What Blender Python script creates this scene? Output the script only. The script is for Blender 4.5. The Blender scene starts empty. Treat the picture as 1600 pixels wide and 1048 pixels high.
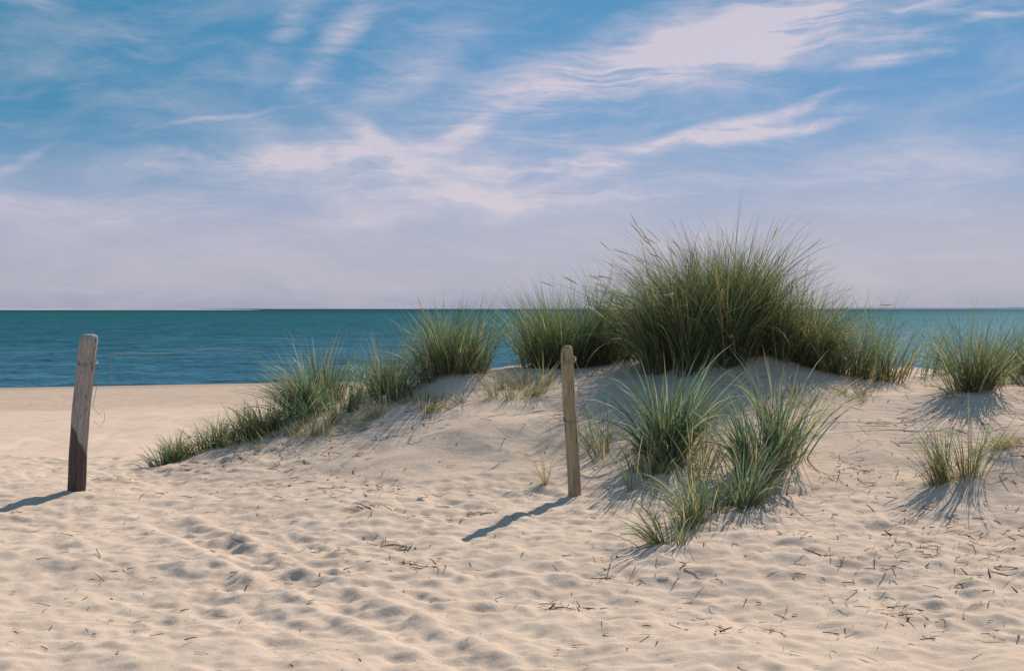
import bpy, math, numpy as np
from mathutils import Vector
rng=np.random.default_rng(7)
R=math.radians
scene=bpy.context.scene
scene.view_settings.view_transform='Standard'
scene.view_settings.look='None'
scene.view_settings.exposure=0

# ------------------------------------------------------------ helpers
def vnoise(x,y,seed=0):
    r=np.random.default_rng(seed); T=r.random((256,256))
    xi=np.floor(x).astype(int); yi=np.floor(y).astype(int)
    fx=x-xi; fy=y-yi
    fx=fx*fx*fx*(fx*(fx*6-15)+10); fy=fy*fy*fy*(fy*(fy*6-15)+10)
    a=T[xi%256,yi%256];b=T[(xi+1)%256,yi%256];c=T[xi%256,(yi+1)%256];d=T[(xi+1)%256,(yi+1)%256]
    return (a*(1-fx)+b*fx)*(1-fy)+(c*(1-fx)+d*fx)*fy-0.5
def sstep(a,b,x):
    t=np.clip((x-a)/(b-a),0,1); return t*t*(3-2*t)
class NT:
    def __init__(s,tree): s.t=tree; tree.nodes.clear()
    def n(s,typ,**kw):
        nd=s.t.nodes.new(typ)
        for k,v in kw.items(): setattr(nd,k,v)
        return nd
    def l(s,a,b): s.t.links.new(a,b)
    def val(s,sock,v):
        if isinstance(v,bpy.types.NodeSocket): s.l(v,sock)
        else: sock.default_value=v
    def m(s,op,a,b=0.0,c=0.0,clamp=False):
        nd=s.n('ShaderNodeMath',operation=op,use_clamp=clamp)
        s.val(nd.inputs[0],a); s.val(nd.inputs[1],b); s.val(nd.inputs[2],c)
        return nd.outputs[0]
    def mix(s,f,a,b,blend='MIX'):
        nd=s.n('ShaderNodeMix',data_type='RGBA',blend_type=blend)
        s.val(nd.inputs[0],f)
        for i,v in ((6,a),(7,b)):
            if isinstance(v,tuple) and len(v)==3: v=v+(1,)
            s.val(nd.inputs[i],v)
        return nd.outputs[2]
    def noise(s,vec,scale,detail=3,rough=.5,dist=0.0):
        nd=s.n('ShaderNodeTexNoise'); s.l(vec,nd.inputs['Vector'])
        nd.inputs['Scale'].default_value=scale; nd.inputs['Detail'].default_value=detail
        nd.inputs['Roughness'].default_value=rough; nd.inputs['Distortion'].default_value=dist
        return nd.outputs['Fac']
    def rng(s,v,a,b,c=0.0,d=1.0,smooth=True):
        nd=s.n('ShaderNodeMapRange',interpolation_type='SMOOTHSTEP' if smooth else 'LINEAR')
        s.val(nd.inputs[0],v)
        for i,q in enumerate((a,b,c,d)): nd.inputs[i+1].default_value=q
        return nd.outputs[0]
    def mapping(s,vec,loc=(0,0,0),rot=(0,0,0),scale=(1,1,1),typ='POINT'):
        nd=s.n('ShaderNodeMapping',vector_type=typ); s.l(vec,nd.inputs[0])
        nd.inputs[1].default_value=loc; nd.inputs[2].default_value=rot; nd.inputs[3].default_value=scale
        return nd.outputs[0]
def newmat(name):
    m=bpy.data.materials.new(name); m.use_nodes=True
    return m,NT(m.node_tree)
def s2l(r,g,b):
    f=lambda c:(c/255/12.92 if c/255<=.04045 else ((c/255+.055)/1.055)**2.4)
    return (f(r),f(g),f(b))
def make_mesh(name,verts,quads,mat,col=None,smooth=True):
    me=bpy.data.meshes.new(name)
    verts=np.asarray(verts,dtype=np.float32); quads=np.asarray(quads,dtype=np.int32)
    me.vertices.add(len(verts)); me.vertices.foreach_set('co',verts.ravel())
    me.loops.add(quads.size); me.loops.foreach_set('vertex_index',quads.ravel())
    k=quads.shape[1]
    me.polygons.add(len(quads)); me.polygons.foreach_set('loop_start',np.arange(len(quads),dtype=np.int32)*k)
    me.polygons.foreach_set('loop_total',np.full(len(quads),k,dtype=np.int32))
    me.update(calc_edges=True)
    me.polygons.foreach_set('use_smooth',np.full(len(quads),smooth))
    if col is not None:
        a=me.color_attributes.new('Col','FLOAT_COLOR','POINT')
        c=np.ones((len(verts),4),dtype=np.float32); c[:,:3]=col
        a.data.foreach_set('color',c.ravel())
    me.materials.append(mat); me.validate()
    ob=bpy.data.objects.new(name,me); scene.collection.objects.link(ob)
    return ob

# ------------------------------------------------------------ terrain
CP=[]
def row(y,*xz):
    for x,z in xz: CP.append((x,y,z))
row(4.5,(-8,-.12),(-4,-.12),(0,-.12),(4,-.12),(8,-.1))
row(7,(-8,-.06),(-3,-.06),(0,-.05),(2,-.05),(4,0.0),(7,.05))
row(9,(-8,.06),(-4,.06),(-1,.07),(.3,.07),(1.4,.13),(3,.15),(4.5,.25),(7,.3))
row(10.5,(-8,.15),(-4,.16),(-2,.18),(-.9,.22),(.44,.22),(1.3,.33),(2.3,.36),(3.2,.42),(4.5,.55),(7,.6))
row(12,(-8,.15),(-4.5,.17),(-3,.17),(-2,.3),(-1.2,.5),(-.4,.66),(.5,.68),(1.2,.65),(2,.72),(3,.75),(4.5,.8),(7,.85))
row(13.5,(-8,.08),(-5,.1),(-3.6,.1),(-2.8,.3),(-2,.6),(-1.2,.8),(-.4,.98),(.5,1.0),(1.2,1.0),(2,1.15),(2.8,1.05),(3.8,.95),(5,.98),(7,1.0))
row(15,(-8,0),(-4,0),(-3,.08),(-2,.35),(-1,.72),(0,.92),(1,1.02),(2,1.2),(3,1.05),(4,.98),(5.2,.95),(7,.95))
row(17,(-8,-.1),(-3,-.1),(-1,.2),(1,.6),(3,.6),(5,.65),(7,.6))
row(20,(-8,-.25),(-2,-.25),(2,-.1),(7,0))
row(24,(-8,-.4),(0,-.4),(7,-.35))
CP=np.array(CP)
def tps(r2): return 0.5*r2*np.log(r2+1e-9)
n=len(CP)
K=tps(((CP[:,None,:2]-CP[None,:,:2])**2).sum(-1))+np.eye(n)*0.02
P=np.c_[np.ones(n),CP[:,:2]]
A=np.block([[K,P],[P.T,np.zeros((3,3))]])
W=np.linalg.solve(A,np.r_[CP[:,2],0,0,0])
def beach(x,y):
    yy=y-0.38*(np.clip(x,-60,25)+17)
    return np.interp(yy,[0,24,34,42,46.5,52,80,200,20000],[-.25,-.42,-.72,-.93,-1.0,-1.25,-3,-6,-6])
def base_h(x,y):
    xc=np.clip(x,-8,7.5); yc=np.clip(y,4.5,24)
    z=W[n]+W[n+1]*xc+W[n+2]*yc
    for i in range(n): z=z+W[i]*tps((xc-CP[i,0])**2+(yc-CP[i,1])**2)
    f=sstep(17,25,y)
    return z*(1-f)+beach(x,y)*f
xs=np.r_[-np.geomspace(8000,7.2,70),np.linspace(-7,7,680),np.geomspace(7.2,8000,70)]
ys=np.r_[-np.geomspace(3000,2,24),np.linspace(-1,5.3,28),np.linspace(5.4,16.2,540),np.linspace(16.3,60,130),np.geomspace(62,14000,50)]
X,Y=np.meshgrid(xs,ys,indexing='ij')
Z=base_h(X,Y)
near=sstep(4,5.5,Y)*(1-sstep(15,30,Y))*(1-sstep(7,14,np.abs(X)))
duney=sstep(.20,.42,Z)
Z+=near*(0.09*vnoise(X*.9+3,Y*.9,1)+0.06*vnoise(X*2.1,Y*2.3,2)*(0.4+.6*duney)+0.026*vnoise(X*4.3,Y*4.6,3))
wx=X+.12*vnoise(X*3,Y*3,21); wy=Y+.12*vnoise(X*3,Y*3,22)
patch=.55+.8*(vnoise(X*.7,Y*.9,41)+.5)
soft=(1-.80*duney)*patch
Z+=near*soft*(0.030*np.abs(vnoise(wx*4.6,wy*6.2,4))+0.026*vnoise(wx*9.0,wy*10.5,15)+0.013*vnoise(X*20,Y*22,5))
Z+=near*.0024*np.sin((wy*.95+wx*.35)*72+2.5*vnoise(X*2,Y*2,31))*sstep(-.15,.12,vnoise(X*.8,Y*.8,32))*(.4+.6*duney)
farm=sstep(14,18,Y)*(1-sstep(60,90,Y))+sstep(7,9,np.abs(X))*(1-sstep(60,90,Y))*(1-sstep(60,90,np.abs(X)))
Z+=np.clip(farm,0,1)*(0.10*vnoise(X*.5,Y*.5,6)+0.05*vnoise(X*1.7,Y*1.7,7))*(1-sstep(38,46,Y))
def dimple(cx,cy,rx,ry,a,dep):
    r=max(rx,ry)*2.2
    i0,i1=np.searchsorted(xs,[cx-r,cx+r]); j0,j1=np.searchsorted(ys,[cy-r,cy+r])
    if i1-i0<2 or j1-j0<2: return
    x=X[i0:i1,j0:j1]-cx; y=Y[i0:i1,j0:j1]-cy
    u=(x*math.cos(a)+y*math.sin(a))/rx; v=(-x*math.sin(a)+y*math.cos(a))/ry
    q=u*u+v*v
    Z[i0:i1,j0:j1]+=dep*(-np.exp(-q*1.3)+0.4*np.exp(-(np.sqrt(q)-1.3)**2*5))
for k in range(3000):
    cx=rng.uniform(-7,7); cy=rng.uniform(5.4,15)
    i=min(np.searchsorted(xs,cx),len(xs)-1); j=min(np.searchsorted(ys,cy),len(ys)-1)
    if Z[i,j]>.24 and rng.random()<.9: continue
    if rng.random()>patch[i,j]: continue
    s=rng.uniform(.45,1.2)
    dimple(cx,cy,.08*s,.13*s*rng.uniform(.8,1.3),rng.uniform(0,3.14),rng.uniform(.002,.009))
for (ax,ay,bx_,by_) in [(-4.6,7.2,-1.2,11.0),(-3.5,10.4,.9,7.0),(1.2,6.2,3.6,8.7),(-5.5,9.6,-2.0,12.0)]:
    L_=math.hypot(bx_-ax,by_-ay); ang=math.atan2(by_-ay,bx_-ax); ns=int(L_/.36)
    for s in range(ns):
        t=s/ns; off=.09*(1 if s%2 else -1)+rng.normal(0,.04)
        dimple(ax+(bx_-ax)*t-math.sin(ang)*off+rng.normal(0,.04),ay+(by_-ay)*t+math.cos(ang)*off,.13,.07,ang+rng.normal(0,.25),rng.uniform(.003,.011))
# wheel track
p0=np.array([-2.6,10.2]);p1=np.array([.25,6.0]);dv=(p1-p0)/np.linalg.norm(p1-p0)
s_=(X-p0[0])*dv[0]+(Y-p0[1])*dv[1]; w_=-(X-p0[0])*dv[1]+(Y-p0[1])*dv[0]+.05*np.sin(s_*1.1)
ln=sstep(0,.6,s_)*(1-sstep(5.1,7,s_))
Z+=ln*(-.018*np.exp(-(w_/.11)**4)+.018*np.exp(-((np.abs(w_)-.19)/.06)**2)+.005*np.exp(-(w_/.11)**4)*np.sin(s_*48+np.abs(w_)*30))
def hgt(x,y):
    x=np.asarray(x,float);y=np.asarray(y,float)
    i=np.clip(np.searchsorted(xs,x)-1,0,len(xs)-2); j=np.clip(np.searchsorted(ys,y)-1,0,len(ys)-2)
    fx=(x-xs[i])/(xs[i+1]-xs[i]); fy=(y-ys[j])/(ys[j+1]-ys[j])
    return (Z[i,j]*(1-fx)+Z[i+1,j]*fx)*(1-fy)+(Z[i,j+1]*(1-fx)+Z[i+1,j+1]*fx)*fy
def hummock(cx,cy,rx,ry,h):
    m=(np.abs(X-cx)<rx*3)&(np.abs(Y-cy)<ry*3)
    Z[m]+=h*np.exp(-((X[m]-cx)/rx)**2-((Y[m]-cy)/ry)**2)
hummock(2.1,13.6,.7,.6,.12); hummock(1.2,11.4,.4,.35,.07); hummock(1.8,10.4,.35,.35,.07)
hummock(1.45,9.5,.35,.25,.06); hummock(3.1,10.0,.4,.3,.08); hummock(3.75,10.3,.55,.35,.16)
hummock(-.6,13.3,.35,.3,.08); hummock(3.95,12.3,.45,.35,.08)

# sand material
ms,N=newmat('dune_sand')
geo=N.n('ShaderNodeNewGeometry'); pos=geo.outputs['Position']
sep=N.n('ShaderNodeSeparateXYZ'); N.l(pos,sep.inputs[0])
n1=N.noise(pos,1.3,4,.6); n3=N.noise(pos,170,2,.7)
c=N.mix(N.rng(n1,.35,.65),(.68,.50,.375),(.75,.56,.425))
c=N.mix(N.rng(n3,.3,.7,0,.7,False),N.mix(.6,c,(.44,.30,.21)),N.mix(.35,c,(.92,.78,.66)))
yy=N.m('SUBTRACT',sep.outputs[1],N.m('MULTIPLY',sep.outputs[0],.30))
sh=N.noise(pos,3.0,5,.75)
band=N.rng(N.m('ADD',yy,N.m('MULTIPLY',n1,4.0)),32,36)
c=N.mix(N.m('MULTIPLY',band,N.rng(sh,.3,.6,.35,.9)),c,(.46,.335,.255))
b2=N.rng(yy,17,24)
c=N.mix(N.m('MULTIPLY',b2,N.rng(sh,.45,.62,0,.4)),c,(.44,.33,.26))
wet=N.rng(sep.outputs[2],-1.0,-.93,1,0)
c=N.mix(N.m('MULTIPLY',wet,.5),c,(.28,.21,.16))
vor=N.n('ShaderNodeTexVoronoi'); vor.inputs['Scale'].default_value=26; N.l(pos,vor.inputs['Vector'])
sp=N.rng(vor.outputs['Distance'],.10,.16,1,0)
vc=N.n('ShaderNodeSeparateColor'); N.l(vor.outputs['Color'],vc.inputs[0])
c=N.mix(N.m('MULTIPLY',sp,N.rng(vc.outputs[0],.86,.88)),c,(.22,.14,.09))
bs=N.n('ShaderNodeBsdfDiffuse'); N.l(c,bs.inputs['Color']); bs.inputs['Roughness'].default_value=0
hsum=N.m('ADD',N.m('MULTIPLY',N.noise(pos,20,3,.6),.008),N.m('MULTIPLY',n3,.0012))
bp=N.n('ShaderNodeBump'); bp.inputs['Strength'].default_value=.7; bp.inputs['Distance'].default_value=1.0
N.l(hsum,bp.inputs['Height']); N.l(bp.outputs[0],bs.inputs['Normal'])
o=N.n('ShaderNodeOutputMaterial'); N.l(bs.outputs[0],o.inputs[0])
nx,ny=len(xs),len(ys)
idx=np.arange(nx*ny).reshape(nx,ny)
quads=np.stack([idx[:-1,:-1],idx[1:,:-1],idx[1:,1:],idx[:-1,1:]],-1).reshape(-1,4)
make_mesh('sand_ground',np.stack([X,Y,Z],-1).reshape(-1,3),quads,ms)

# ------------------------------------------------------------ sea
mw,N=newmat('sea_water')
geo=N.n('ShaderNodeNewGeometry'); pos=geo.outputs['Position']
sep=N.n('ShaderNodeSeparateXYZ'); N.l(pos,sep.inputs[0])
dist=N.m('LOGARITHM',sep.outputs[1],10.0)
far=N.rng(dist,1.75,2.6,0,1)
c=N.mix(far,(.020,.098,.142),(.001,.080,.092))
c=N.mix(N.rng(dist,2.7,3.3),c,(.001,.036,.056))
st1=N.noise(N.mapping(pos,scale=(1.1,1.3,1)),1.4,4,.65)
st2=N.noise(N.mapping(pos,scale=(.012,.04,1)),1.0,3,.6)
st3=N.noise(N.mapping(pos,scale=(.22,.30,1)),1.0,4,.7)
k=N.m('ADD',N.rng(st1,.35,.65,-.45,.45,False),N.m('ADD',N.rng(st3,.35,.65,-.45,.45,False),N.rng(st2,.35,.65,-.15,.15,False)))
c2=N.mix(N.rng(k,-.6,.6,0,1,False),N.mix(1.0,c,(.40,.52,.60),'MULTIPLY'),N.mix(.07,N.mix(1.0,c,(1.5,1.35,1.35),'MULTIPLY'),(.45,.6,.7)))
bs=N.n('ShaderNodeBsdfDiffuse'); N.l(c2,bs.inputs['Color'])
gl=N.n('ShaderNodeBsdfGlossy'); gl.inputs['Roughness'].default_value=.35; gl.inputs['Color'].default_value=(.6,.85,1,1)
bp=N.n('ShaderNodeBump'); bp.inputs['Strength'].default_value=.6; bp.inputs['Distance'].default_value=.5
N.l(st1,bp.inputs['Height']); N.l(bp.outputs[0],bs.inputs['Normal']); N.l(bp.outputs[0],gl.inputs['Normal'])
mx=N.n('ShaderNodeMixShader'); mx.inputs[0].default_value=.035; N.l(bs.outputs[0],mx.inputs[1]); N.l(gl.outputs[0],mx.inputs[2])
o=N.n('ShaderNodeOutputMaterial'); N.l(mx.outputs[0],o.inputs[0])
make_mesh('sea_water',[(-8000,30,-1.05),(8000,30,-1.05),(8000,13900,-1.05),(-8000,13900,-1.05)],[(0,1,2,3)],mw,smooth=False)

# distant sandbar and hazy far shore
def lowland(name,x0,x1,y0,hm,c1,c2,seed,fadeL,fadeR):
    mb,N=newmat(name+'_surface')
    bs=N.n('ShaderNodeBsdfDiffuse'); geo=N.n('ShaderNodeNewGeometry')
    N.l(N.mix(N.rng(N.noise(geo.outputs['Position'],.008,4),.35,.65),c1,c2),bs.inputs['Color'])
    o=N.n('ShaderNodeOutputMaterial'); N.l(bs.outputs[0],o.inputs[0])
    bx=np.linspace(x0,x1,160); V=[];Q=[]
    for x in bx:
        e=min(1,(x-x0)/fadeL)**.6*min(1,(x1-x)/fadeR)**.6
        h=(hm+hm*.5*float(vnoise(np.array(x*.012),np.array(.5),seed)))*e
        for yv,zz in ((y0,-1.3),(y0+50,-1.05+h*.5),(y0+180,-1.05+h),(y0+300,-1.3)): V.append((x,yv,zz))
    for i in range(len(bx)-1):
        for j in range(3): a=i*4+j; Q.append((a,a+4,a+5,a+1))
    make_mesh(name,V,Q,mb)
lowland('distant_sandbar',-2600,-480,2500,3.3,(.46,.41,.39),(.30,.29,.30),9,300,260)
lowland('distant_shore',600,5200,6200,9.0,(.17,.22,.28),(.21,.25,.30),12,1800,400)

# ------------------------------------------------------------ grass
def leafmat(name,trans=.36,spec=.3):
    m,N=newmat(name)
    at=N.n('ShaderNodeAttribute',attribute_name='Col')
    col=at.outputs['Color']
    bs=N.n('ShaderNodeBsdfPrincipled'); N.l(col,bs.inputs['Base Color']); bs.inputs['Roughness'].default_value=.5
    bs.inputs['Specular IOR Level'].default_value=spec
    tr=N.n('ShaderNodeBsdfTranslucent'); N.l(N.mix(1.0,col,(1.15,1.25,.9),'MULTIPLY'),tr.inputs[0])
    mx=N.n('ShaderNodeMixShader'); mx.inputs[0].default_value=trans
    N.l(bs.outputs[0],mx.inputs[1]); N.l(tr.outputs[0],mx.inputs[2])
    o=N.n('ShaderNodeOutputMaterial'); N.l(mx.outputs[0],o.inputs[0]); return m
mg=leafmat('marram_blade')
ml,N=newmat('dry_straw')
at=N.n('ShaderNodeAttribute',attribute_name='Col'); bs=N.n('ShaderNodeBsdfDiffuse'); N.l(at.outputs['Color'],bs.inputs['Color'])
o=N.n('ShaderNodeOutputMaterial'); N.l(bs.outputs[0],o.inputs[0])
STRAW=np.array([.48,.37,.21])
def ribbon(base,az,th0,bend,L,w,cb,ct,seg=6,pw=1.4,prof=None,rollr=1.3):
    n=len(base); t=np.linspace(0,1,seg+1)
    tm=(t[:-1]+t[1:])/2
    th=th0[:,None]+bend[:,None]*tm[None]**pw
    th=np.minimum(th,2.6)
    d=np.stack([np.sin(th)*np.cos(az)[:,None],np.sin(th)*np.sin(az)[:,None],np.cos(th)],-1)
    step=(L/seg)[:,None,None]*d
    pts=np.concatenate([base[:,None,:],base[:,None,:]+np.cumsum(step,1)],1)
    dd=np.concatenate([d,d[:,-1:]],1)
    s=np.stack([-np.sin(az),np.cos(az),np.zeros(n)],-1)[:,None,:]*np.ones((1,seg+1,1))
    nn=np.cross(dd,s)
    roll=rng.uniform(-rollr,rollr,n)[:,None,None]+t[None,:,None]*rng.uniform(-.6,.6,n)[:,None,None]
    side=np.cos(roll)*s+np.sin(roll)*nn
    pr=(np.minimum(1,.65+t*1.5)*np.clip(1-t,0,1)**.65+.04) if prof is None else prof(t)
    wd=w[:,None]*pr[None]*.5
    a=pts-side*wd[...,None]; b=pts+side*wd[...,None]
    V=np.stack([a,b],2).reshape(-1,3)
    ids=np.arange(n*(seg+1)*2).reshape(n,seg+1,2)
    Q=np.stack([ids[:,:-1,0],ids[:,:-1,1],ids[:,1:,1],ids[:,1:,0]],-1).reshape(-1,4)
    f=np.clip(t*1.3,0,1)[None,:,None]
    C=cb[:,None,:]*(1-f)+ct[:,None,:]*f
    C=np.repeat(C[:,:,None,:],2,2).reshape(-1,3)
    return V,Q,C,pts[:,-1],dd[:,-1]
def join(parts):
    V=[];Q=[];C=[];o=0
    for p in parts:
        V.append(p[0]);Q.append(p[1]+o);C.append(p[2]);o+=len(p[0])
    return np.concatenate(V),np.concatenate(Q),np.concatenate(C)
def clump(name,pts,n,L,Lv=.25,w=.007,fan=.55,bend=.9,wind=(-.15,0),hue='green',dry=.12,tuft=.06,deadskirt=.15,seeds=0,tufts=None,chaos=.15):
    pts=[tuple(p)+((1.0,) if len(p)==5 else ()) for p in pts]
    pts=np.array(pts,float); wts=pts[:,4]/pts[:,4].sum()
    nt=tufts or max(6,n//28)
    pk=rng.choice(len(pts),nt,p=wts)
    a=rng.uniform(0,6.283,nt); r=np.sqrt(rng.random(nt))
    tx=pts[pk,0]+np.cos(a)*r*pts[pk,2]; ty=pts[pk,1]+np.sin(a)*r*pts[pk,3]
    tl=rng.uniform(1-Lv,1+Lv*.5,nt)*(1-.22*r)*pts[pk,5]
    tjx=rng.normal(0,.2,nt); tjy=rng.normal(0,.2,nt); tc_=rng.uniform(.62,1.3,nt)
    k=rng.integers(0,nt,n)
    ja=rng.uniform(0,6.283,n); jr=np.abs(rng.normal(0,1,n))*tuft
    bx=tx[k]+np.cos(ja)*jr; by=ty[k]+np.sin(ja)*jr
    cx=pts[pk,0][k]; cy=pts[pk,1][k]
    ox=(bx-cx)/pts[pk,2][k]; oy=(by-cy)/pts[pk,3][k]
    vx=fan*ox+np.cos(ja)*rng.uniform(.05,.55,n)*fan+wind[0]+rng.normal(0,chaos,n)+tjx[k]
    vy=fan*oy+np.sin(ja)*rng.uniform(.05,.55,n)*fan+wind[1]+rng.normal(0,chaos,n)+tjy[k]
    az=np.arctan2(vy,vx); mag=np.hypot(vx,vy)
    th0=np.clip(mag*.55,0,.9)
    be=bend*(np.abs(rng.normal(.45,.55,n))+mag*.45)
    ll=L*tl[k]*rng.uniform(.45,1.1,n)
    ww=w*rng.uniform(.6,1.25,n)
    if hue=='green': g=np.array([[.110,.175,.070],[.070,.130,.060],[.20,.255,.13],[.13,.18,.11]])
    elif hue=='blue': g=np.array([[.135,.210,.145],[.080,.145,.095],[.26,.34,.25],[.12,.195,.10]])
    else: g=np.array([[.070,.110,.050],[.11,.150,.07],[.19,.215,.11],[.040,.072,.034]])
    col=g[rng.integers(0,4,n)]*rng.uniform(.7,1.3,(n,1))*tc_[k][:,None]
    isd=rng.random(n)<dry
    straw=STRAW*rng.uniform(.6,1.35,(n,1))
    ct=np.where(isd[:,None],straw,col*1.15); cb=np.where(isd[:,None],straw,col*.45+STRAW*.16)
    brown=(rng.random(n)<.28)&~isd
    ct=np.where(brown[:,None],ct*.5+STRAW*.5,ct)
    base=np.stack([bx,by,hgt(bx,by)-.02],-1)
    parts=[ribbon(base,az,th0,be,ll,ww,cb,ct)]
    m=int(n*deadskirt)
    if m:
        k=rng.integers(0,n,m); b2=base[k]+np.c_[rng.normal(0,.03,(m,2)),np.zeros(m)]
        b2[:,2]=hgt(b2[:,0],b2[:,1])
        sc=STRAW*rng.uniform(.35,1.15,(m,1))
        parts.append(ribbon(b2,rng.uniform(0,6.283,m),rng.uniform(.5,1.25,m),rng.uniform(.2,.9,m),L*rng.uniform(.15,.5,m),w*.7*rng.uniform(.5,1,m),sc,sc,seg=4))
    if seeds:
        k=rng.integers(0,n,seeds)
        sc=np.tile(np.array([[.36,.34,.18]]),(seeds,1))
        V,Q,C,tip,dr=ribbon(base[k],np.where(rng.random(seeds)<.85,math.pi+rng.normal(0,.45,seeds),az[k]),rng.uniform(.1,.75,seeds),rng.uniform(.2,1.0,seeds),L*rng.uniform(.75,1.0,seeds),np.full(seeds,.005),sc,sc,prof=lambda t:1-.4*t)
        parts.append((V,Q,C))
        a2=np.arctan2(dr[:,1],dr[:,0]); t2=np.arccos(np.clip(dr[:,2],-1,1))
        hc=np.array([.50,.43,.26])*rng.uniform(.75,1.2,(seeds,1))
        for q in range(2):
            parts.append(ribbon(tip,a2,t2,np.full(seeds,.12),rng.uniform(.12,.2,seeds),np.full(seeds,.011),hc,hc,seg=5,prof=lambda t:np.sin(np.clip(t*.93+.07,0,1)*math.pi)**.7+.05))
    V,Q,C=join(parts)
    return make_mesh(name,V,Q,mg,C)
G='marram_grass'
clump(G,[(1.98,13.5,.5,.5,4.5,1.02),(1.6,13.4,.32,.4,2.6,.98),(2.55,13.6,.35,.4,2.4,.80)],7400,1.34,fan=.56,bend=.9,wind=(-.12,-.02),hue='dark',dry=.13,w=.0080,seeds=42,deadskirt=.12,tufts=100,chaos=.22)
clump(G,[(2.85,13.5,.27,.3,2)],650,.95,fan=.6,bend=1.1,wind=(.15,0),hue='green',w=.006,dry=.5,deadskirt=.8)
clump(G,[(.55,14.0,.42,.3,3),(.2,14.0,.2,.2,.8,.8),(.95,14.0,.32,.25,1.4,1.05)],2500,1.06,fan=.42,bend=.6,wind=(-.03,0),hue='green',w=.0070,dry=.1,tufts=60)
clump(G,[(-.6,13.3,.22,.2,3),(-.8,13.45,.18,.18,1),(-.42,13.35,.15,.15,1)],900,.88,fan=.5,bend=.65,wind=(0,0),hue='green',w=.008,tufts=24)
clump(G,[(-1.3,13.5,.26,.25,1.6),(-1.8,13.4,.26,.25,2.2,1.1),(-1.15,13.1,.22,.2,.8,.75),(-1.6,12.9,.3,.25,1.5,.75),(-2.1,13.1,.25,.25,1.4,.85)],2000,.72,fan=.55,bend=.75,wind=(-.05,0),hue='blue',w=.0082,dry=.14,tufts=50)
clump(G,[(-2.45,13.05,.3,.25,2),(-2.8,12.95,.24,.2,2),(-3.1,12.8,.12,.14,.8,.8)],1200,.46,fan=.55,bend=1.1,wind=(-.18,0),hue='green',w=.008,dry=.14)
clump(G,[(3.4,13.4,.32,.25,1),(3.75,13.7,.4,.25,1.2),(3.15,13.3,.2,.2,.6)],620,.88,fan=.5,bend=.6,wind=(-.05,0),hue='green',w=.0078,dry=.2,tufts=30)
clump(G,[(3.95,12.3,.22,.2,2),(4.25,12.5,.2,.2,1.2)],480,.84,fan=.7,bend=.7,wind=(0,0),hue='green',w=.009)
clump(G,[(5.0,12.9,.5,.35,2),(4.6,13.6,.4,.3,1),(6.2,13.4,.7,.5,2)],1600,.78,fan=.55,hue='green',w=.0075)
clump(G,[(1.22,11.25,.22,.18,3),(.98,11.5,.15,.15,.6,.8),(1.5,11.45,.14,.12,.6,.85)],440,.94,fan=.55,bend=.8,wind=(0,0),hue='blue',w=.015,dry=.08,tuft=.05,Lv=.35,chaos=.26)
clump(G,[(1.82,10.35,.16,.15,2),(2.08,10.7,.13,.14,1.3,1.08),(1.66,10.05,.13,.12,1.2,.85),(1.72,9.85,.08,.08,.5,.7)],440,.92,fan=.42,bend=.7,wind=(.06,0),hue='blue',w=.0138,tuft=.05,Lv=.35,chaos=.22)
clump(G,[(1.50,9.6,.2,.13,2),(1.26,9.4,.15,.1,1.2)],330,.54,fan=.6,bend=.85,wind=(.05,0),hue='blue',w=.0112,tuft=.045,dry=.15,chaos=.22)
clump(G,[(1.0,8.85,.10,.08,1),(1.12,9.15,.1,.08,1)],120,.46,fan=.6,hue='green',w=.009,dry=.25,tuft=.035)
clump(G,[(3.1,9.95,.16,.12,2),(3.35,10.15,.1,.1,.5)],160,.66,fan=.5,bend=.6,hue='green',w=.009,dry=.25,tuft=.04,deadskirt=.6)
clump(G,[(4.1,9.6,.3,.22,2)],260,.55,fan=.7,hue='green',w=.008,dry=.2)
clump('dry_grass_tuft',[(-.1,12.6,.4,.25,2),(.25,12.9,.3,.2,1)],340,.36,fan=.9,hue='green',w=.006,dry=.5,deadskirt=.9,tuft=.06)
clump('dry_grass_tuft',[(.72,11.3,.12,.3,1),(.95,10.6,.2,.3,1),(1.35,10.6,.2,.4,1.4)],230,.60,fan=.45,bend=.6,hue='green',w=.009,dry=.3,deadskirt=.5,tuft=.04,tufts=26)
clump('dry_grass_tuft',[(.27,10.7,.05,.05,1)],22,.46,fan=.4,hue='green',w=.006,dry=.6,tuft=.02,tufts=2)
clump('dry_grass_tuft',[(-1.9,12.5,.7,.18,2),(-1.0,12.55,.5,.2,1.6)],650,.24,fan=.9,hue='green',w=.0055,dry=.6,deadskirt=.9,tuft=.05)
clump('dry_grass_tuft',[(3.8,10.35,.4,.2,2)],320,.20,fan=1.0,hue='green',w=.005,dry=.95,deadskirt=1.0,tuft=.05)
clump('dry_grass_tuft',[(2.4,12.2,.9,.3,2),(3.3,12.0,.5,.3,1)],190,.28,fan=1.0,hue='green',w=.005,dry=.7,deadskirt=.9,tuft=.05)

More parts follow.
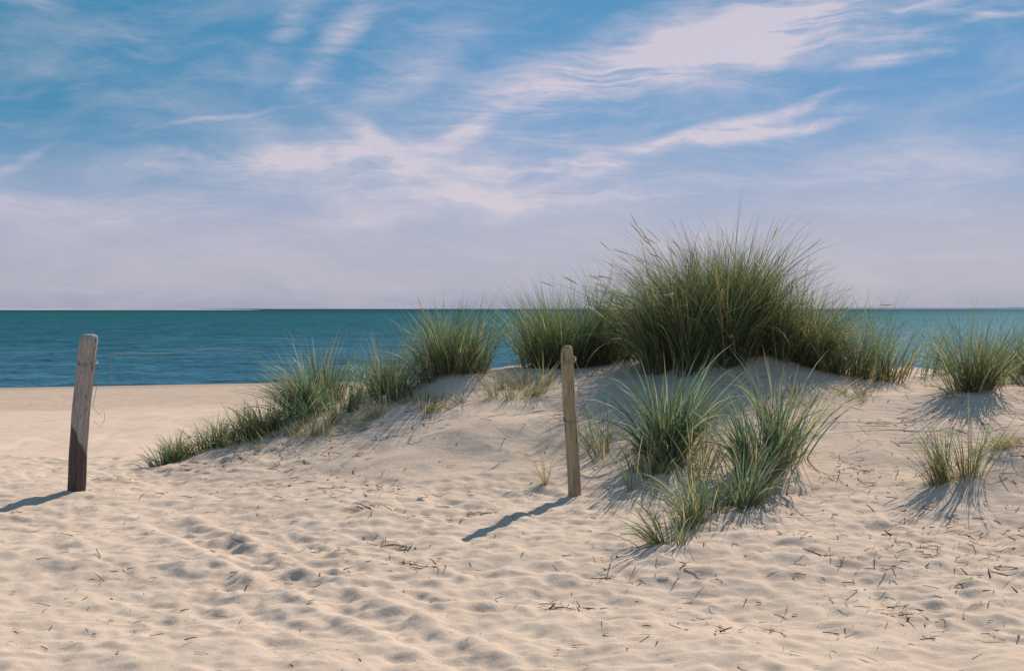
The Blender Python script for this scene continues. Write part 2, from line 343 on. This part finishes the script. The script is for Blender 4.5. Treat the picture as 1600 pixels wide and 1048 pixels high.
# straw litter on the sand
def litter(xy,Lr,w,dark=.5,lift=.25):
    n=len(xy); b=np.c_[xy,hgt(xy[:,0],xy[:,1])+.006]
    c=np.where((rng.random(n)<dark)[:,None],np.array([[.11,.07,.045]]),np.array([[.34,.22,.11]]))*rng.uniform(.6,1.3,(n,1))
    L=rng.uniform(*Lr,n)*rng.uniform(.4,1,n)
    return ribbon(b,rng.uniform(0,6.283,n),1.5-rng.uniform(0,lift,n),rng.uniform(-.1,.35,n),L,w*rng.uniform(.5,1.3,n),c,c,seg=4,prof=lambda t:1-.5*t,rollr=.9)
parts=[]
n=1100; parts.append(litter(np.c_[rng.uniform(-6,5.5,n),rng.uniform(6,12.3,n)],(.02,.12),.008))
for cx,cy,r,n in [(-1.7,12.2,.7,110),(-2.4,12.3,.5,60),(-.9,12.2,.5,70),(-1.6,11.2,.6,60),(-1.0,10.6,.5,40),(-.25,9.9,.14,26),(-.75,9.1,.14,24),(-.55,8.5,.16,22),(-1.0,9.9,.12,18),(-1.15,8.9,.12,18),(1.5,9.3,.5,60),(2.0,8.4,.5,60),(2.6,8.6,.6,70),(2.0,7.6,.25,34),(2.9,9.4,.6,80),(3.3,8.3,.6,60),(1.2,10.9,.5,70),(.8,8.4,.4,34),(.3,7.7,.15,18),(2.4,10.4,.6,80),(3.6,11.3,1.,100),(1.4,7.2,.6,34),(3.8,10.3,.5,160),(-3.2,12,.5,24),(1.6,12.3,.8,80),(2.6,7.4,.8,70),(-1.9,8.6,.8,20)]:
    parts.append(litter(np.c_[rng.normal(cx,r*.6,n),rng.normal(cy,r*.5,n)],(.04,.18),.0085))
n=90; parts.append(litter(np.c_[rng.uniform(1.4,4.6,n),rng.uniform(10.0,12.6,n)],(.3,.8),.0045,dark=.6,lift=.12))
V,Q,C=join(parts); make_mesh('straw_litter',V,Q,ml,C)

# ------------------------------------------------------------ posts
def woodmat(name,c1,c2,crack,dark_to=None):
    m,N=newmat(name)
    tc=N.n('ShaderNodeTexCoord'); p=tc.outputs['Object']
    g=N.noise(N.mapping(p,scale=(1,1,.06)),75,5,.65,.4); g2=N.noise(N.mapping(p,scale=(1,1,.2)),14,4,.6)
    col=N.mix(N.rng(g,.3,.7),c1,c2)
    col=N.mix(N.rng(g2,.5,.72,0,.6),col,tuple(q*.55 for q in c1))
    col=N.mix(N.rng(g,.56,.64),col,crack)
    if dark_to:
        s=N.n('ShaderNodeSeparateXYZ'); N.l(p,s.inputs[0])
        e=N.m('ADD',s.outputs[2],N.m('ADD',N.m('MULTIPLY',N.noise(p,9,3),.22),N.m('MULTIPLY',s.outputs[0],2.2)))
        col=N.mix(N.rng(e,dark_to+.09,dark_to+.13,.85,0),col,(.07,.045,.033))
    bs=N.n('ShaderNodeBsdfPrincipled'); N.l(col,bs.inputs['Base Color']); bs.inputs['Roughness'].default_value=.85
    bs.inputs['Specular IOR Level'].default_value=.2
    bp=N.n('ShaderNodeBump'); bp.inputs['Distance'].default_value=.01; bp.inputs['Strength'].default_value=.9
    N.l(g,bp.inputs['Height']); N.l(bp.outputs[0],bs.inputs['Normal'])
    o=N.n('ShaderNodeOutputMaterial'); N.l(bs.outputs[0],o.inputs[0]); return m
def tube(name,path,r,mat):
    cu=bpy.data.curves.new(name,'CURVE'); cu.dimensions='3D'; cu.bevel_depth=r; cu.bevel_resolution=2
    sp=cu.splines.new('POLY'); sp.points.add(len(path)-1)
    for i,p in enumerate(path): sp.points[i].co=(*p,1)
    cu.materials.append(mat)
    tmp=bpy.data.objects.new(name+'_c',cu); scene.collection.objects.link(tmp)
    dg=bpy.context.evaluated_depsgraph_get(); me=bpy.data.meshes.new_from_object(tmp.evaluated_get(dg))
    ob=bpy.data.objects.new(name,me); scene.collection.objects.link(ob)
    bpy.data.objects.remove(tmp); return ob
def post(cx,cy,H,r0,r1,lean,mat,seed,notch=0):
    S=56;Lv=50; sink=.35; z0=float(hgt(cx,cy))
    rr=np.random.default_rng(seed); V=[];Q=[]
    cracks=[(rr.uniform(0,6.28),rr.uniform(.1,.9),rr.uniform(.3,.9)) for _ in range(11)]
    hs=list(np.linspace(-sink,H-.06,Lv))+[H-.042,H-.026,H-.012,H-.003,H]
    sc=[1]*Lv+[.97,.92,.82,.60,.3]
    for i,h in enumerate(hs):
        t=(h+sink)/(H+sink); r=(r0*(1-t)+r1*t)*sc[i]
        ox=lean[0]*h+.014*math.sin(h*3.1+seed); oy=lean[1]*h+.008*math.sin(h*2.3)
        for j in range(S):
            a=j/S*2*math.pi
            q=1+.06*math.sin(2*a+seed)+.035*math.sin(3*a+h*2.5)+.02*math.sin(h*17+a)
            for ca,cz,cl in cracks:
                da=(a-ca+.15*math.sin(h*4)+math.pi)%(2*math.pi)-math.pi
                q-=.16*math.exp(-(da/.07)**2)*math.exp(-((h/H-cz)/cl)**4)
            hh=h
            if notch and i>=Lv-1: hh=h-notch*max(0,math.cos(a-2.6))*sc[i]+notch*.4*math.sin(5*a)*.3
            V.append((ox+r*q*math.cos(a),oy+r*q*math.sin(a),hh))
    n=len(hs)
    for i in range(n-1):
        for j in range(S): Q.append((i*S+j,i*S+(j+1)%S,(i+1)*S+(j+1)%S,(i+1)*S+j))
    top=len(V); V.append((lean[0]*H+.014*math.sin(H*3.1+seed),lean[1]*H+.008*math.sin(H*2.3),H-notch*.2))
    me=bpy.data.meshes.new('wooden_post')
    me.from_pydata(V,[],Q+[((n-1)*S+j,(n-1)*S+(j+1)%S,top) for j in range(S)]); me.materials.append(mat)
    for p in me.polygons: p.use_smooth=True
    ob=bpy.data.objects.new('wooden_post',me); ob.location=(cx,cy,z0); scene.collection.objects.link(ob); return ob
m1=woodmat('weathered_grey_wood',(.30,.265,.24),(.48,.43,.395),(.07,.055,.045),dark_to=.5)
m2=woodmat('weathered_tan_wood',(.34,.265,.16),(.50,.41,.26),(.11,.08,.05))
pA=post(-3.38,11.0,1.22,.070,.071,(.085,0),m1,3)
pB=post(.45,10.5,1.10,.047,.043,(-.03,0),m2,8,notch=.02)
mwir,N=newmat('rusty_wire')
bs=N.n('ShaderNodeBsdfPrincipled'); geo=N.n('ShaderNodeNewGeometry')
N.l(N.mix(N.noise(geo.outputs['Position'],40,3),(.42,.37,.30),(.20,.13,.09)),bs.inputs['Base Color']); bs.inputs['Roughness'].default_value=.6; bs.inputs['Metallic'].default_value=.2
o=N.n('ShaderNodeOutputMaterial'); N.l(bs.outputs[0],o.inputs[0])
def wire_on(p,name,pts,r):
    w=tube(name,pts,r,mwir); w.parent=p; return w
def ring(h,r,lx,tilt=.02,turns=2.2,ph=0):
    return [(lx*h+r*math.cos(a+ph),r*math.sin(a+ph),h+tilt*math.sin(a)+.006*a/6.28) for a in np.linspace(0,turns*2*math.pi,40)]
wire_on(pA,'wire_loop',ring(.99,.077,.095),.0022)
wire_on(pA,'hanging_wire',[(.15,-.04,1.0),(.19,-.05,.86),(.165,-.05,.74),(.15,-.06,.66),(.20,-.06,.60),(.235,-.05,.64),(.24,-.05,.56),(.20,-.04,.50),(.155,-.05,.55)],.0018)
wire_on(pA,'strand_wire',[(.15,-.03,1.04)]+[(.15+s*1.15,-.05+s*1.0,1.045+.03*math.sin(s*2.6)+.012*math.sin(s*11)) for s in np.linspace(.05,1,20)],.0018)
wire_on(pA,'wire_end',[(.27,.02,1.04),(.27,.02,.95),(.285,.02,.92),(.27,.02,.90),(.275,.02,.86),(.30,.02,.85)],.003)
wire_on(pB,'wire_loop',ring(.985,.052,-.03,turns=3.2),.003)
wire_on(pB,'wire_loop_low',ring(.55,.054,-.03,tilt=.03,turns=2.1),.0025)
wire_on(pB,'wire_tail',[(.02,-.05,.98),(.05,-.05,.90),(.035,-.06,.80),(.06,-.05,.66),(.035,-.055,.55),(.05,-.05,.40),(.03,-.06,.28)],.002)
px=np.linspace(1.9,5.6,50); py=11.4+.05*np.sin(px*3)
pz=hgt(px,py)+.03+.05*np.abs(np.sin(px*2.1))
tube('fence_wire',list(zip(px,py,pz)),.0028,mwir)

# ------------------------------------------------------------ light and sky
EL=40
sun_dir=Vector((.485*math.cos(R(EL)),.874*math.cos(R(EL)),math.sin(R(EL)))).normalized()
L=bpy.data.lights.new('sun','SUN'); L.energy=5.0; L.angle=R(.5); L.color=(1,.94,.85)
lo=bpy.data.objects.new('sun',L); lo.rotation_euler=sun_dir.to_track_quat('Z','Y').to_euler(); lo.location=(20,30,30); scene.collection.objects.link(lo)

w=bpy.data.worlds.new('World'); scene.world=w; w.use_nodes=True
try:
    w.cycles.sampling_method='MANUAL'; w.cycles.sample_map_resolution=256
except Exception as ex: print(ex)
N=NT(w.node_tree)
sky=N.n('ShaderNodeTexSky'); sky.sky_type='NISHITA'; sky.sun_disc=False
sky.sun_elevation=R(EL); sky.sun_rotation=math.atan2(.485,.874); sky.altitude=0; sky.dust_density=.6; sky.ozone_density=2
tc=N.n('ShaderNodeTexCoord'); sp=N.n('ShaderNodeSeparateXYZ'); N.l(tc.outputs['Generated'],sp.inputs[0])
az=N.m('ARCTAN2',sp.outputs[0],sp.outputs[1]); el=N.m('ARCSINE',sp.outputs[2])
ramp=N.n('ShaderNodeValToRGB'); N.l(N.m('MULTIPLY',el,2.0,clamp=True),ramp.inputs[0])
stops=[(0,(148,158,184)),(.03,(164,168,190)),(.10,(166,169,194)),(.18,(134,159,197)),(.26,(102,150,197)),(.34,(80,143,192)),(.46,(62,136,182)),(1,(95,132,170))]
e=ramp.color_ramp.elements
for i,(p,cl) in enumerate(stops):
    q=e[i] if i<2 else e.new(p)
    q.position=p; q.color=(*s2l(*cl),1)
grad=ramp.outputs[0]
lf=N.m('MULTIPLY',N.rng(az,.02,-.34),N.rng(el,.05,.15))
grad=N.mix(N.m('MULTIPLY',lf,.88),grad,s2l(38,128,168))
uv=N.n('ShaderNodeCombineXYZ'); N.l(az,uv.inputs[0]); N.l(el,uv.inputs[1])
nz=N.n('ShaderNodeTexNoise'); nz.inputs['Scale'].default_value=10; nz.inputs['Detail'].default_value=3; N.l(uv.outputs[0],nz.inputs['Vector'])
sb=N.n('ShaderNodeVectorMath',operation='SUBTRACT'); N.l(nz.outputs['Color'],sb.inputs[0]); sb.inputs[1].default_value=(.5,.5,.5)
scv=N.n('ShaderNodeVectorMath',operation='SCALE'); N.l(sb.outputs[0],scv.inputs[0]); scv.inputs['Scale'].default_value=.03
wv=N.n('ShaderNodeVectorMath',operation='ADD'); N.l(uv.outputs[0],wv.inputs[0]); N.l(scv.outputs[0],wv.inputs[1]); wuv=wv.outputs[0]
def masks(cl):
    tot=None
    for (u0,v0,a,su,sv,am) in cl:
        lc=N.mapping(wuv,loc=(u0,v0,0),rot=(0,0,R(a)),scale=(su,sv,1),typ='TEXTURE')
        ln=N.n('ShaderNodeVectorMath',operation='LENGTH'); N.l(lc,ln.inputs[0])
        d=N.rng(ln.outputs['Value'],0.0,1.5,am,0)
        tot=d if tot is None else N.m('ADD',tot,d)
    return tot
# (azimuth, elevation, tilt deg, half length, half height, amount)
gA=[(.19,.192,12,.22,.030,1.15),(.08,.166,16,.17,.016,.8),(.12,.112,11,.12,.008,.95),(.17,.130,14,.07,.005,1.0),(.16,.120,5,.08,.004,1.0),
(-.03,.098,2,.15,.024,1.0),(.03,.076,5,.18,.012,.8),(-.22,.100,3,.15,.010,.6),(.26,.165,8,.035,.0045,1.0),(.33,.189,6,.06,.0025,.8),(-.30,.218,12,.08,.008,.35),(-.2,.128,10,.07,.002,.3),(.27,.09,10,.1,.02,.35),(-.25,.070,2,.2,.012,.35)]
gB=[(-.035,.118,40,.05,.009,.75),(-.085,.108,-28,.055,.007,.7),(-.12,.187,52,.055,.010,.7),(-.155,.195,60,.045,.012,.5),(-.14,.095,-35,.07,.014,.4),(-.09,.150,35,.11,.018,.45),(-.34,.092,35,.05,.004,.4)]
nA=N.noise(N.mapping(wuv,rot=(0,0,R(-12)),scale=(9,75,1)),1.0,7,.68,.5)
nB=N.noise(N.mapping(wuv,rot=(0,0,R(-42)),scale=(9,46,1)),1.0,5,.66,.5)
nC=N.noise(N.mapping(wuv,rot=(0,0,R(-8)),scale=(7,18,1)),1.0,7,.64,.3)
fib=N.m('ADD',N.m('MULTIPLY',nA,.5),N.m('MULTIPLY',nC,.5))
dA=N.m('MULTIPLY',masks(gA),N.rng(fib,.37,.63,.14,1))
dB=N.m('MULTIPLY',masks(gB),N.rng(nB,.34,.65,.1,1))
dens=N.m('ADD',N.m('ADD',dA,dB),N.m('MULTIPLY',N.rng(nC,.42,.72),.30))
dens=N.m('ADD',dens,N.m('MULTIPLY',N.rng(nA,.48,.72),.15))
dens=N.m('ADD',dens,N.m('MULTIPLY',N.rng(el,.15,.05),.08))
dens=N.m('SUBTRACT',dens,N.m('MULTIPLY',N.rng(el,.025,.0),.12))
dens=N.m('MINIMUM',dens,.95,clamp=True)
base=N.mix(dens,grad,s2l(210,199,212))
sc10=N.n('ShaderNodeVectorMath',operation='SCALE'); N.l(base,sc10.inputs[0]); sc10.inputs['Scale'].default_value=10
final=N.mix(.9,sky.outputs[0],sc10.outputs[0])
bg=N.n('ShaderNodeBackground'); bg.inputs[1].default_value=.1; N.l(final,bg.inputs[0])
o=N.n('ShaderNodeOutputWorld'); N.l(bg.outputs[0],o.inputs[0])

# ------------------------------------------------------------ camera
cam=bpy.data.cameras.new('camera'); cam.lens=50; cam.sensor_width=36; cam.clip_end=40000
co=bpy.data.objects.new('camera',cam); co.location=(0,0,1.6); co.rotation_euler=(R(90-1.08),0,0)
scene.collection.objects.link(co); scene.camera=co
